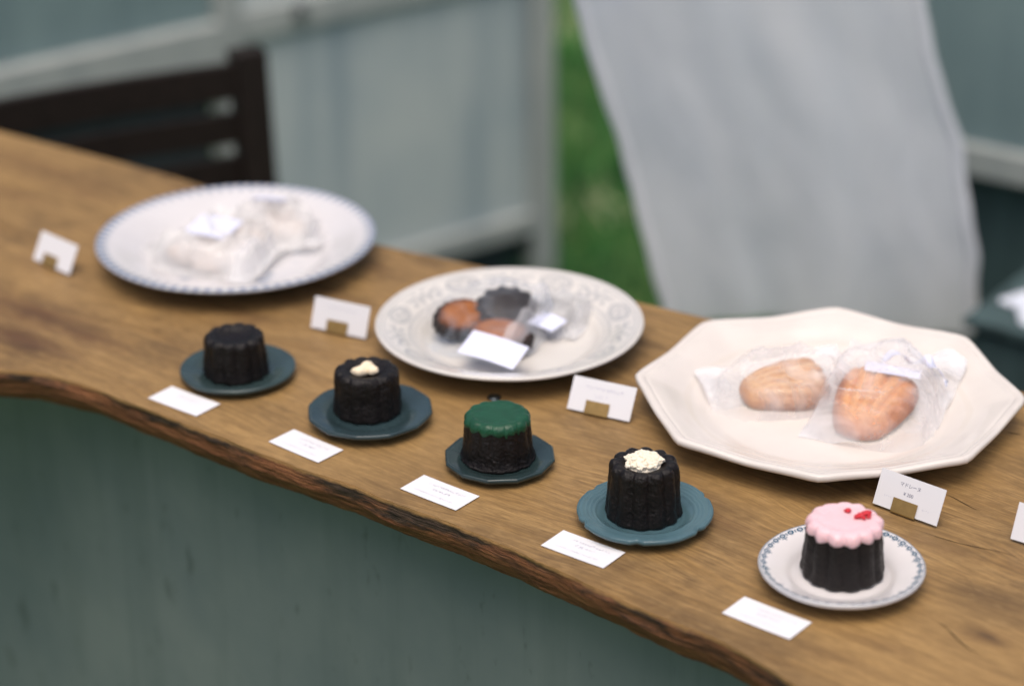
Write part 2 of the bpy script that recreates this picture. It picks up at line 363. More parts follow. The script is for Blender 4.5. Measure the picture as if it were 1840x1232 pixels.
# ------------------------------------------------------------------ chair tucked behind the counter
def chair():
    ca = math.atan2(.46, .89); c = empty('chair', (-.306, 2.775, GZ), ca)
    tag(c, 'dark brown wooden ladder-back chair behind the far end of the counter', 'chair')
    wd = .43; top = zz(-.046)
    for x in (0, -wd):
        v = []; n = 12
        for i in range(n):
            t = i/(n-1); z = t*top; lean = .02*max(0, (z-.42))/.4; a, b = .022-.002*t, .016
            for dx, dy in ((-a, -b), (a, -b), (a, b), (-a, b)): v.append((x+dx, dy+lean, z))
        f = [(4*i+k, 4*i+(k+1) % 4, 4*i+4+(k+1) % 4, 4*i+4+k) for i in range(n-1) for k in range(4)]+[(3, 2, 1, 0), (4*n-4, 4*n-3, 4*n-2, 4*n-1)]
        mk('back_leg', v, f, M['chair'], c, False)
    def rail(z0, z1):
        v = []; n = 16
        for i in range(n):
            t = i/(n-1); x = -.018-t*(wd-.036); y = .014+.012*math.sin(math.pi*t)
            for dy, z in ((-.007, z0), (.007, z0), (.007, z1), (-.007, z1)): v.append((x, y+dy, z))
        f = [(4*i+k, 4*i+(k+1) % 4, 4*i+4+(k+1) % 4, 4*i+4+k) for i in range(n-1) for k in range(4)]+[(3, 2, 1, 0), (4*n-4, 4*n-3, 4*n-2, 4*n-1)]
        mk('back_rail', v, f, M['chair'], c, False)
    rail(zz(-.102), zz(-.058)); rail(zz(-.158), zz(-.120)); rail(zz(-.258), zz(-.176))
    box('seat', (-wd-.01, .01, -.40, -.018, .42, .445), M['chair'], c, .005)
    for x in (-wd+.004, -.004): box('front_leg', (x-.016, x+.016, -.385, -.353, 0, .419), M['chair'], c, .003)
    box('stretcher', (-wd+.02, -.02, -.378, -.36, .2, .225), M['chair'], c, .002)
chair()

# ------------------------------------------------------------------ counter
FRONT = [(-700, 640), (-300, 652), (0, 665), (50, 667), (100, 677), (165, 695), (225, 720), (300, 747), (350, 767), (400, 785), (450, 807), (500, 825), (550, 845), (625, 867), (700, 900),
         (800, 935), (920, 985), (960, 1004), (1018, 1030), (1077, 1058), (1135, 1084), (1194, 1109), (1280, 1143), (1328, 1168), (1375, 1196), (1410, 1219), (1500, 1275), (1640, 1350), (1900, 1480), (2300, 1650)]
BACK = [(-700, 60), (-300, 155), (0, 236), (175, 281), (345, 328), (480, 376), (640, 430), (870, 480), (1160, 546), (1310, 581), (1600, 648), (1840, 704), (2200, 790), (2700, 900)]
def counter():
    c = empty('counter', (0, 0, GZ)); tag(c, 'counter with a thick live-edge plank top and dark green front', 'counter')
    N = 760; fr = catmull([at(*p)[:2] for p in FRONT], N); bk = catmull([at(*p)[:2] for p in BACK], N)
    tan = np.gradient(fr, axis=0); tan /= np.linalg.norm(tan, axis=1)[:, None]; nrm = np.stack([tan[:, 1], -tan[:, 0]], 1)   # outward, towards the viewer
    if nrm[:, 1].mean() > 0: nrm = -nrm
    s = np.concatenate([[0], np.cumsum(np.linalg.norm(np.diff(fr, axis=0), axis=1))])
    for i in range(N):
        fr[i] += nrm[i]*(.0009*nz(s[i]*70, 3)+.0005*nz(s[i]*260, 9)+ .0016*max(0, nz(s[i]*28, 40)-.25))
    T = .030; Mt = 14; K = 22
    rows = Mt
    vt = []
    for i in range(N):
        for j in range(Mt):
            t = j/(Mt-1); p = bk[i]*(1-t)+fr[i]*t; vt.append((p[0], p[1], -GZ))
    # back edge down
    top = mk('tabletop', vt, grid_faces(N, Mt), M['wood'], c, True)
    ve, uv = [], []
    for i in range(N):
        gouge = max(0, nz(s[i]*7, 77))*.007
        for j in range(K):
            q = j/(K-1); z = -T*q*(1+.12*nz(s[i]*8, 5)); inset = .0085*q**1.4-.0035*math.sin(math.pi*q)+ .0010*(1-math.exp(-q*18))*0
            d = -inset
            if q > .03:
                w = min(1, (q-.03)*9)
                d += .7*w*(.0026*nz(s[i]*16, q*2.5, 2)+.0014*nz(s[i]*34, q*5, 8)+.0008*nz(s[i]*130, q*20, 1)+.0016*abs(nz(s[i]*22, q*16, 5))) - w*gouge*math.sin(math.pi*min(1, q*1.2))
                z += w*.0008*nz(s[i]*60, q*9, 21)
            p = fr[i]+nrm[i]*d; ve.append((p[0], p[1], -GZ+z)); uv.append((s[i], q))
    e = mk('live_edge', ve, grid_faces(N, K), M['bark'], c, True, uv=np.array(uv))
    vb = []
    for i in range(N):
        p = ve[i*K+K-1]; vb += [p, (bk[i][0], bk[i][1], -GZ-T), (bk[i][0], bk[i][1], -GZ)]
    mk('underside', vb, grid_faces(N, 3), M['wood'], c, False)
    # front board, set back under the edge
    d = Vector((.448, -.390, 0)).normalized(); inn = Vector((-d.y, d.x, 0)); off = inn; q0 = Vector((-.275, 1.721, 0))+inn*.07
    a = q0-d*.75; b = q0+d*1.5
    n_ = 90; k_ = 30; v = []
    for i in range(n_):
        for j in range(k_):
            t = i/(n_-1); z = .0+j/(k_-1)*(-GZ-T-.001); p = a+(b-a)*t
            # gently bowed board following the slab
            bow = .0015*nz(t*40, z*3)
            o_ = off.normalized()*bow; v.append((p.x+o_.x, p.y+o_.y, z))
    fp = mk('front_board', v, grid_faces(n_, k_), M['green'], c)
    sd = fp.modifiers.new('thickness', 'SOLIDIFY'); sd.thickness = .012; sd.offset = 0
    for px, py in ((-250, 200), (700, 462), (1700, 690)):
        p = at(px, py); q = p + Vector((nrm[:, 0].mean(), nrm[:, 1].mean(), 0))*.07
        box('leg', (q.x-.025, q.x+.025, q.y-.025, q.y+.025, 0, -GZ-T-.001), M['green'], c, .003)
    # drying cracks
    for pts, wd in (([(1690, 884), (1715, 895), (1748, 913), (1765, 918)], .0007), ([(1688, 1118), (1705, 1132), (1722, 1150), (1745, 1168), (1770, 1178)], .0009), ([(1808, 776), (1822, 779), (1836, 781)], .0016), ([(1640, 950), (1720, 975), (1790, 990), (1830, 1000)], .0006)):
        P = catmull([at(*p)[:2] for p in pts], 14); v = []
        for i in range(14):
            t_ = P[min(i+1, 13)]-P[max(i-1, 0)]; t_ /= np.linalg.norm(t_); w = wd*math.sin(math.pi*(i+.4)/13.8)*(1+.5*nz(i*.9, 3)); nn = np.array([-t_[1], t_[0]])
            v += [(*(P[i]+nn*w/2), -GZ+.0003), (*(P[i]-nn*w/2), -GZ+.0003)]
        mk('crack', v, [(2*i, 2*i+1, 2*i+3, 2*i+2) for i in range(13)], M['crack'], c)
counter()

# ------------------------------------------------------------------ plates
def plate(name, label, c, Rr, Hh, mat, prof='flat', rim=None, ink=None, rot=0, nt=360, rip=None, group=None, well=.0036, lip=0.0, dr=.0009):
    """rim(theta)->radial factor at the edge ; ink(r/R, theta)->print ; rip(r/R, theta)->extra height"""
    zw = well
    if prof == 'dinner': tp = [(0, zw), (.3, zw), (.56, zw), (.62, zw+.0012), (.67, zw+.006), (.71, zw+.0095), (.75, zw+.0115), (.85, (zw+.0115)*.4+Hh*.6), (.96, Hh-.0008), (.985, Hh), (1.0, Hh-.0010)]
    elif prof == 'platter': tp = [(0, zw), (.3, zw), (.56, zw), (.61, zw+.0010), (.66, zw+.0044), (.70, zw+.0072), (.75, zw+.0090), (.85, (zw+.0090)*.45+Hh*.55), (.96, Hh-.0006), (.985, Hh), (1.0, Hh-.0012)]
    elif prof == 'saucer': tp = [(0, zw), (.3, zw), (.52, zw), (.60, zw+.0012), (.66, zw+.004), (.70, zw+.0052), (.85, (zw+.0052)*.45+Hh*.55), (.955, Hh-.0008), (.98, Hh), (1.0, Hh-.0011)]
    else: tp = [(0, zw), (.3, zw), (.60, zw), (.68, zw+.0016), (.74, zw+.0034), (.86, (zw+.0034)*.45+Hh*.55), (.95, Hh-.0006), (.975, Hh), (1.0, Hh-.0009)]
    bt = [(1.002, Hh-.0022-lip*.5), (.998, Hh-.0030-lip), (.97, Hh-.0046-lip), (.85, Hh*.62-.001), (.70, .0040), (.62, .0016), (.60, 0), (.56, 0), (.55, .0012), (.2, .0013), (0, .0013)]
    pr = []
    for k in range(len(tp)-1):
        nseg = max(2, int((tp[k+1][0]-tp[k][0])*Rr/dr)) if tp[k][0] >= .5 else 4
        for i in range(nseg): pr.append((tp[k], tp[k+1], i/nseg))
    xs = np.array([p[0][0]+(p[1][0]-p[0][0])*p[2] for p in pr]+[1.0])
    zs = np.interp(xs, [p[0] for p in tp], [p[1] for p in tp])
    ker = np.array([1, 2, 3, 4, 3, 2, 1])/16; keep = zs.copy()
    for _ in range(4):
        zs = np.convolve(np.pad(zs, 3, 'edge'), ker, 'valid'); zs[-7:] = keep[-7:]
    X = np.concatenate([xs, [b[0] for b in bt]]); Z = np.concatenate([zs, [b[1] for b in bt]]); m = len(X); ntop = len(xs)
    X = np.maximum(X, 1e-4)
    v = []; pa = []
    for i in range(nt):
        th = 2*math.pi*i/nt; rf = rim(th) if rim else 1.0
        for j in range(m):
            w = float(sstep(.60, .98, X[j])); r = X[j]*Rr*(1+(rf-1)*w); z = Z[j]
            if rip: z += rip(X[j], th)*(1 if j < ntop else .7)
            z += .0004*nz(math.cos(th)*2+Rr*90, math.sin(th)*2, X[j]*2)*w
            v.append((r*math.cos(th), r*math.sin(th), z)); pa.append(ink(X[j], th) if (ink and j < ntop) else 0)
    o = mk(name, v, grid_faces(nt, m, True), mat, attr=pa); o.location = (c[0], c[1], .0002); o.rotation_euler = (0, 0, rot)
    tag(o, label, 'plate', group); return o
def scal(n, a, sharp=1.0):
    return lambda th: 1 + a*(abs(math.cos(n*th/2))**sharp - .5)
def poly(n, a):                                                 # blunt polygon
    def f(th):
        p = (th + math.pi/n) % (2*math.pi/n) - math.pi/n; return 1 - a*(1-(math.cos(math.pi/n)/math.cos(p))) / (1-math.cos(math.pi/n)) + a*.4
    return f

PX = lambda a, b: (a*.6/.6, b)
P1 = (-.2496, 2.0365); P2 = (-.0018, 1.8439); P3 = (.2479, 1.7060); P5 = (.2260, 1.4505)
D1 = (-.2253, 1.7917); D2 = (-.1127, 1.7070); D3 = (-.0105, 1.6303); D4 = (.0949, 1.5387)
def ink1(r, th):
    a = 0
    if r > .90: tooth = .5+.5*math.sin(76*th); a = max(0, min(1, (r-.905-.07*tooth)/.015))*(1-.55*tooth)
    if r < .52: a = max(a, .9*float(sstep(.05, .3, nz(r*math.cos(th)*7+4, r*math.sin(th)*7))))
    return a
plate('dinner_plate', 'white round plate with blue feathered edge holding pale bagged biscuits', P1, .1268, .025, M['p1'], 'dinner', rim=scal(76, .008), ink=ink1, nt=608)
def ink2(r, th):
    a = 0
    if .965 < r < .975 or .735 < r < .745 or .93 < r < .937: a = .8
    if .70 < r < .715: a = .5
    if .76 < r < .93:                                                   # rim of medallions, scrolls and leaves
        u = th*14/(2*math.pi); k = math.floor(u); du = (u-k-.5)*2; dv = (r-.845)/.085
        if k % 2 == 0:
            d = math.hypot(du*1.25, dv)
            if abs(d-.82) < .10: a = .75
            elif abs(d-.60) < .05: a = .5
            elif d < .55: a = .75 if (math.sin(du*13+dv*4)+math.cos(dv*11-du*6)) > .35 else .12
        else:
            st = abs(dv+.25-.5*abs(du)); lf = nz(abs(du)*4.5+7.3, dv*3.2, 4)
            if st < .07: a = .6
            elif lf > .10 and abs(dv) < .85-.25*abs(du): a = .35+.5*min(1, (lf-.10)*4)
            elif math.hypot(du, dv-.1) < .22: a = .6
    if .745 < r < .76 and math.sin(th*150) > 0: a = .5
    return a
plate('dinner_plate', 'off-white round plate with grey printed rim in the middle of the counter', P2, .1125, .024, M['p2'], 'dinner', ink=ink2, nt=540)
def octr(th):
    p = (th + math.pi/8) % (math.pi/4) - math.pi/8                       # corners at p = 0
    q = math.pi/8 - abs(p)
    base = math.cos(math.pi/8)/math.cos(q)
    return base*(1-.008*math.exp(-(p/.03)**2))
plate('octagonal_platter', 'large cream octagonal platter holding two wrapped madeleines', P3, .1535, .025, M['p3'], 'platter', rim=octr, rot=R(-9.7), nt=480, lip=.0022,
      rip=lambda r, th: (.0014*float(sstep(.7, 1, r))*(abs(math.cos(4*th))**1.5*2-1)) + (.0007 if .90 < r < .925 else 0)*0 - .0007*math.exp(-((r-.945)/.012)**2),
      ink=lambda r, th: .35 if .70 < r < .74 else 0)
def ink5(r, th):
    a = 0
    if r > .988: a = .45
    if .968 < r < .986: a = .8
    n = 42; u = th*n/(2*math.pi); k = math.floor(u); du = (u-k-.5)*2; x = du*.5; y = (r-.925)*58/8.7*2      # unit cells about 8.7 mm wide
    if .80 < r < .97:
        d = math.hypot(x*1.15, y-.10)
        if .16 < d < .39: a = max(a, 1.0)                                # ring of scrolls
        if d < .09: a = max(a, .9)
        if abs(x) > .40 and -.25 < y < .35: a = max(a, .8)               # stems between
        if k % 3 == 0:
            for px_, py_, rr_ in ((0, -.48, .15), (-.26, -.40, .11), (.26, -.40, .11), (0, -.80, .09)):
                if math.hypot(x-px_, y-py_) < rr_: a = max(a, .9)
        elif math.hypot(abs(x)-.1, y+.42) < .08: a = max(a, .75)
    return a
plate('dessert_plate', 'white plate with teal flower border under the pink-iced cake', P5, .0577, .0155, M['p5'], 'saucer', ink=ink5, nt=1080, dr=.00035)
G_D = None
plate('small_plate', 'smooth round dark teal plate under the plain chocolate cake', D1, .0474, .0095, M['slate'], 'flat', group=G_D)
plate('small_plate', 'dark blue-teal plate with faceted rim under the nut-topped cake', D2, .0494, .0115, M['slate2'], 'saucer', rim=poly(12, .022), rot=.1)
plate('small_plate', 'dark green-teal plate with twelve-sided rim under the green-iced cake', D3, .0422, .0090, M['slate3'], 'flat', rim=poly(12, .030), rot=.05)
def rip4(r, th):
    z = 0
    for k in (.74, .80, .86, .92): z += .0009*math.exp(-((r-k)/.014)**2)
    for k in (.48, .55): z += .0005*math.exp(-((r-k)/.012)**2)
    return z
def rim4(th):
    p = (th % (math.pi/3))/(math.pi/3)*2-1
    return .985+.022*(1-abs(p)**3) - .02*math.exp(-((abs(p)-1)/.10)**2) + .012*math.exp(-((abs(p)-.78)/.08)**2)
plate('small_plate', 'bright blue-teal plate with stepped scalloped rim under the crumble-topped cake', D4, .0494, .0115, M['slate4'], 'saucer', rim=rim4, rip=rip4, rot=.35, nt=540)

# ------------------------------------------------------------------ fluted chocolate cakes
class Cake:
    def __init__(s, rb, rt, h, n=12, ph=0, seed=0, skirt=0.0, lobe=.055):
        s.rb, s.rt, s.h, s.n, s.ph, s.seed, s.skirt, s.lobe = rb, rt, h, n, ph, seed, skirt, lobe
        # profile: (radius fraction, height) from top centre to the foot
        h_ = h; s.pr = catmull([(0, h_-.0042), (.25*rt, h_-.0040), (.48*rt, h_-.0028), (.68*rt, h_-.0006), (.82*rt, h_), (.93*rt, h_-.0012), (.995*rt, h_-.0042), (rt*1.01, h_-.008),
                              (rt+(rb-rt)*.35, h_*.55), (rt+(rb-rt)*.75, h_*.22), (rb*(1+skirt*.5), h_*.07), (rb*(1+skirt), .0020), (rb*(.97+skirt), .0003)], 90)
        s.L = np.concatenate([[0], np.cumsum(np.linalg.norm(np.diff(s.pr, axis=0), axis=1))])
    def pt(s, l, th, off=0.0, lk=1.0, zk=1.0):
        r = float(np.interp(l, s.L, s.pr[:, 0])); z = float(np.interp(l, s.L, s.pr[:, 1]))
        r2 = float(np.interp(l+.0008, s.L, s.pr[:, 0])); z2 = float(np.interp(l+.0008, s.L, s.pr[:, 1])); r1 = float(np.interp(l-.0008, s.L, s.pr[:, 0])); z1 = float(np.interp(l-.0008, s.L, s.pr[:, 1]))
        tx, tz = r2-r1, z2-z1; q = math.hypot(tx, tz) or 1; nx, nzv = -tz/q, tx/q
        r += nx*off; z += -nzv*off if nzv < 0 else nzv*off
        w = float(sstep(.35, .95, r/s.rt)); fl = abs(math.cos(s.n*(th+s.ph)/2))**1.15           # rounded ribs, narrow grooves
        foot = 1-.35*float(sstep(s.h*.3, 0, z))
        k = 1 + lk*s.lobe*1.7*(fl-.62)*w*foot
        rr = r*k + w*(.0009*mnoise.noise(Vector((math.cos(th)*3+s.seed, math.sin(th)*3, z*90)))+.0004*mnoise.noise(Vector((math.cos(th)*14+s.seed, math.sin(th)*14, z*500))))
        zo = z + zk*.018*s.lobe*(fl-.5)*float(sstep(.45, .8, r/s.rt))*float(sstep(s.h-.010, s.h-.002, z)) + .0005*mnoise.noise(Vector((r*200*math.cos(th), r*200*math.sin(th), s.seed)))*w
        return (rr*math.cos(th), rr*math.sin(th), zo)
    def body(s, parent):
        nt, nl = 240, 64; ls = np.linspace(.0001, s.L[-1], nl); v = [s.pt(l, 2*math.pi*i/nt) for i in range(nt) for l in ls]
        return mk('body', v, grid_faces(nt, nl, True), M['choc'], parent)
    def icing(s, parent, mat, edge, thick, name='icing'):
        nt, nl = 240, 46; v = []
        for i in range(nt):
            th = 2*math.pi*i/nt; Lm = edge(th)
            for j in range(nl):
                t = j/(nl-1); l = max(.0001, Lm*t); f = math.sqrt(max(0, 1-max(0, (t-.80)/.20)**2)); zp = float(np.interp(l, s.L, s.pr[:, 1])); fill = (s.h-zp-.0003)*(1-float(sstep(.70*s.rt, .84*s.rt, l)))
                p = s.pt(l, th, thick*f - (1-f)*.0006, .75+.25*t, .15); v.append((p[0], p[1], p[2]+fill))
        return mk(name, v, grid_faces(nt, nl, True), mat, parent)
def lump(r, seed, sx=1, sy=1, sz=1, sub=1, rough=.35):
    import bmesh
    bm = bmesh.new(); bmesh.ops.create_icosphere(bm, subdivisions=sub, radius=r)
    v = []
    for q in bm.verts:
        k = 1+rough*mnoise.noise(Vector((q.co.x/r*1.3+seed*3.7, q.co.y/r*1.3, q.co.z/r*1.3))); v.append((q.co.x*k*sx, q.co.y*k*sy, q.co.z*k*sz))
    bm.verts.index_update(); f = [tuple(x.index for x in p.verts) for p in bm.faces]; bm.free(); return np.array(v), f
def cake(label, px, py, well, ck, rz=0):
    p = at(px, py, well+.0004); e = empty('chocolate_cake', p, rz); tag(e, label, 'cake', 'fluted chocolate cakes along the front of the counter'); ck.body(e); return e
WELL = .0040
c1 = Cake(.0270, .0243, .0345, 12, .1, 1, lobe=.045); e1 = cake('plain dark fluted chocolate cake with no topping', 425, 668, WELL, c1)
c2 = Cake(.0272, .0250, .0365, 12, .3, 5, lobe=.038); e2 = cake('dark fluted chocolate cake topped with three ivory nut pieces', 661, 736, WELL, c2)
for k, (x, y, sx, rz) in enumerate(((-.0040, -.0034, 1.15, .4), (.0048, -.0020, 1.0, 2.0), (.0008, .0046, 1.1, 1.1))):
    v, f = lump(.0064, k+2, sx, .8, .65, 2, .3); o = mk('nut_piece', v, f, M['nut'], e2); o.location = (x, y, c2.h-.0003); o.rotation_euler = (.2, .15*k, rz)
c3 = Cake(.0276, .0246, .0370, 14, .2, 9, skirt=.05, lobe=.025); e3 = cake('dark chocolate cake with smooth green icing and short drips', 895, 821, WELL, c3)
def edge3(th):
    L0 = float(np.interp(c3.h-.0075, c3.pr[::-1, 1][:70], c3.L[::-1][:70])); e = L0 + .0010*math.cos(14*(th+.2)) + .0008*nz(th*2, 4)
    for a, d, w in ((-1.30, .0040, .05), (-.86, .0032, .05), (.6, .003, .06), (2.4, .003, .06)): e += d*math.exp(-((th-a+math.pi) % (2*math.pi)-math.pi)**2/w**2)
    return e
c3.icing(e3, M['matcha'], edge3, .0008)
c4 = Cake(.0276, .0245, .0425, 12, .15, 13, lobe=.055); e4 = cake('dark fluted chocolate cake heaped with cream-coloured crumble', 1156, 921, WELL, c4)
def heap():
    v, f = lump(.0125, 3, 1, 1, .34, 3, .2); V, Fc = [v+np.array([0, 0, c4.h-.0024])], list(f); off = len(v)
    for k in range(260):
        r = .0122*math.sqrt(random.random()); a = random.random()*6.283
        sp = .82+.30*abs(math.cos(3.5*a)); x, y = r*sp*math.cos(a), r*sp*math.sin(a); z = c4.h-.0012+.0056*(1-(r/.0135)**2)+random.uniform(-.0006, .0008)
        v, f = lump(random.uniform(.0014, .0029), k, random.uniform(.8, 1.3), random.uniform(.7, 1.2), .75, 1, .6)
        ca, sa = math.cos(k*1.7), math.sin(k*1.7); v = np.stack([v[:, 0]*ca-v[:, 1]*sa+x, v[:, 0]*sa+v[:, 1]*ca+y, v[:, 2]+z], 1)
        V.append(v); Fc += [tuple(i+off for i in q) for q in f]; off += len(v)
    o = mk('crumble', np.vstack(V), Fc, M['crumb'], e4, False); o['kind'] = 'stuff'
heap()
c5 = Cake(.0288, .0254, .0415, 13, .0, 17, lobe=.05); e5 = cake('dark fluted chocolate cake with thick pink icing and red berry bits', 1513, 1026, .0042, c5)
def edge5(th):
    L0 = float(np.interp(c5.h-.0075, c5.pr[::-1, 1][:70], c5.L[::-1][:70])); return L0 + (.0016+.0008*nz(th*2.1, 9))*(abs(math.cos(13*th/2))-.5) + .0020*nz(math.cos(th)*1.8, math.sin(th)*1.4, 7)
ic5 = c5.icing(e5, M['pink'], edge5, .0011)
for k, (x, y, r) in enumerate(((.0030, .0080, .0023), (.0085, -.0005, .0026), (.0118, .0006, .0032), (.0150, .0038, .0036), (.0165, -.0002, .0019), (.0128, -.0030, .0014))):
    v, f = lump(r, k+30, 1.1, .85, .6, 2, .6); o = mk('berry_piece', v, f, M['berry'], e5); o.location = (x, y, c5.h+.0018+(.0006 if x < .016 else 0)); o.rotation_euler = (0, 0, k*1.1)

# ------------------------------------------------------------------ price cards
CW, CH = .0546, .0272
def text_obj(name, s, size, mat, parent, loc):
    cu = bpy.data.curves.new(name, 'FONT'); cu.body = s; cu.size = size; cu.align_x = 'CENTER'; cu.align_y = 'CENTER'
    t = bpy.data.objects.new('tmp', cu); COL.objects.link(t); bpy.context.view_layer.update()
    me = bpy.data.meshes.new_from_object(t.evaluated_get(bpy.context.evaluated_depsgraph_get())); bpy.data.objects.remove(t); bpy.data.curves.remove(cu)
    me.materials.clear(); me.materials.append(mat); me.name = name
    o = bpy.data.objects.new(name, me); COL.objects.link(o); o.parent = parent; o.location = loc; return o
def faint_rows(parent, rows, z, seed):
    """rows of tiny illegible pen marks: (y, x0, x1, height, mat)"""
    rr = random.Random(seed)
    for y, x0, x1, hh, mat in rows:
        V, Fc = [], []; x = x0
        while x < x1:
            for _ in range(rr.randint(2, 4)):
                a = rr.choice((0, 0, math.pi/2, math.pi/2, .8, -.8)); L = hh*rr.uniform(.35, .9); w = hh*.07; cx, cy = x+rr.uniform(0, hh*.7), y+rr.uniform(-.35, .35)*hh
                ca, sa = math.cos(a)*L/2, math.sin(a)*L/2; n = len(V); wx, wy = -math.sin(a)*w, math.cos(a)*w
                V += [(cx-ca+wx, cy-sa+wy, z), (cx-ca-wx, cy-sa-wy, z), (cx+ca-wx, cy+sa-wy, z), (cx+ca+wx, cy+sa+wy, z)]; Fc.append((n, n+1, n+2, n+3))
            x += hh*1.15
        mk('printed_line', V, Fc, mat, parent, False)
def card_mesh(name, parent=None, curl=.0):
    n, m = 14, 8; v = []
    for s in (0, 1):
        for i in range(n):
            for j in range(m):
                x = (i/(n-1)-.5)*CW; y = (j/(m-1)-.5)*CH; z = curl*((x/CW*2)**2) + (.00035 if s else 0); v.append((x, y, z))
    t = n*m; f = [tuple(reversed(q)) for q in grid_faces(n, m)]; f = grid_faces(n, m, off=0) + [tuple(reversed(q)) for q in grid_faces(n, m, off=t)]
    b = [i*m for i in range(n)]+[(n-1)*m+j for j in range(1, m)]+[i*m+m-1 for i in range(n-2, -1, -1)]+[j for j in range(m-2, 0, -1)]
    f += [(b[k], b[(k+1) % len(b)], b[(k+1) % len(b)]+t, b[k]+t) for k in range(len(b))]
    return mk(name, v, f, M['paper'], parent, False)
FL = [(-.2647, 1.7455, -.6666, 'flat white price card lying before the plain chocolate cake'), (-.1608, 1.6644, -.7249, 'flat white price card lying before the nut-topped cake'),
      (-.0554, 1.5860, -.6897, 'flat white price card lying before the green-iced cake'), (.0486, 1.4990, -.6564, 'flat white price card lying before the crumble-topped cake'),
      (.1698, 1.4028, -.6895, 'flat white price card lying before the pink-iced cake')]
for k, (x, y, a, lb) in enumerate(FL):
    o = card_mesh('price_card', None, .0002); o.location = (x, y, .0006); o.rotation_euler = (0, 0, a); tag(o, lb, 'card', 'price cards lying flat along the front edge')
    z = .00052
    if k == 0: rows = [(.004, -.010, .012, .0018, M['faint'])]
    else: rows = [(.0062, -.015+.002*k % .004, .018, .0022, M['faint']), (.0006, -.0075, .0075, .0026, M['faint']), (-.0070, -.019, .017, .0014, M['faint'])]
    faint_rows(o, rows, z, k)
def holder_mesh(name):
    """folded brass strip: front tab, foot, back tab with a slot for the card (local y = card thickness, z up along the card)"""
    w, t = .0102, .0005
    path = [(-.0014, .0112), (-.0014, .0012), (-.0012, .0004), (-.0006, .0), (.0010, .0), (.0017, .0004), (.0019, .0012), (.0019, .0085)]
    v = []
    for i, (y, z) in enumerate(path):
        a = Vector(path[max(i-1, 0)]); b = Vector(path[min(i+1, len(path)-1)]); d = (b-a).normalized(); nn = Vector((-d.y, d.x))
        for x in (-w, w): v += [(x, y, z), (x, y+nn.x*t, z+nn.y*t)]
    f = []
    for i in range(len(path)-1):
        a, b = 4*i, 4*i+4; f += [(a, a+2, b+2, b), (a+1, b+1, b+3, a+3), (a, b, b+1, a+1), (a+2, a+3, b+3, b+2)]
    f += [(0, 1, 3, 2), (4*len(path)-4, 4*len(path)-2, 4*len(path)-1, 4*len(path)-3)]
    return mk(name, v, f, M['brass'], None, False)
ST = [((58, 466), (122, 494), -.772+.0, 28, -.0030, 'standing white price card left of the blue-edged plate', 'brass holder of the price card left of the blue-edged plate', 0),
      ((561, 589), (652, 609), -.49, 22, -.0014, 'standing white price card just left of the grey-printed plate', 'brass holder of the price card left of the grey-printed plate', 1),
      ((1020, 734.5), (1126.6, 758.5), -.481, 32, -.0018, 'standing white price card between the grey-printed plate and the cream platter', 'brass holder of the price card between grey-printed plate and cream platter', 2),
      ((1564.5, 904), (1683.5, 947), -.722, 24, -.0012, 'standing white price card lettered in front of the cream platter', 'brass holder of the lettered price card by the cream platter', 3),
      ((1818, 971), (1940, 1005), -.62, 24, -.0012, 'standing white price card cut by the right border of the picture', 'brass holder of the price card at the right border', 4)]
for bl, br, an, lean, tx, lb, lh, k in ST:
    a, b = at(*bl, .0022), at(*br, .0022); c = (a+b)/2
    base = Matrix.Translation((c.x, c.y, 0)) @ Matrix.Rotation(an, 4, 'Z') @ Matrix.Rotation(-R(lean), 4, 'X')   # local z up the card, y away from viewer
    h = holder_mesh('card_holder'); h.matrix_world = base @ Matrix.Translation((tx, 0, .0012)); tag(h, lh, 'card holder', 'brass card holders on the counter')
    o = card_mesh('price_card', None, .0)
    o.matrix_world = base @ Matrix.Translation((0, .00025, .0026+CH/2)) @ Matrix.Rotation(math.pi/2, 4, 'X'); tag(o, lb, 'card', 'price cards standing in brass holders')
    z = .00045
    if k == 3:
        text_obj('lettering', 'マドレーヌ', .0036, M['ink'], o, (-.001, .0070, z)); text_obj('lettering', '¥ 200', .0036, M['ink'], o, (-.001, .0006, z))
        faint_rows(o, [(-.0048, -.020, -.0145, .0014, M['faint']), (-.0062, .0125, .0185, .0014, M['faint'])], z, 9)
    elif k == 2: faint_rows(o, [(.0066, -.0150, .0160, .0026, M['faint']), (.0005, -.0065, .0050, .0026, M['faint'])], z, 21)
    elif k == 1: faint_rows(o, [(.0066, -.0140, .0140, .0022, M['faint'])], z, 22)

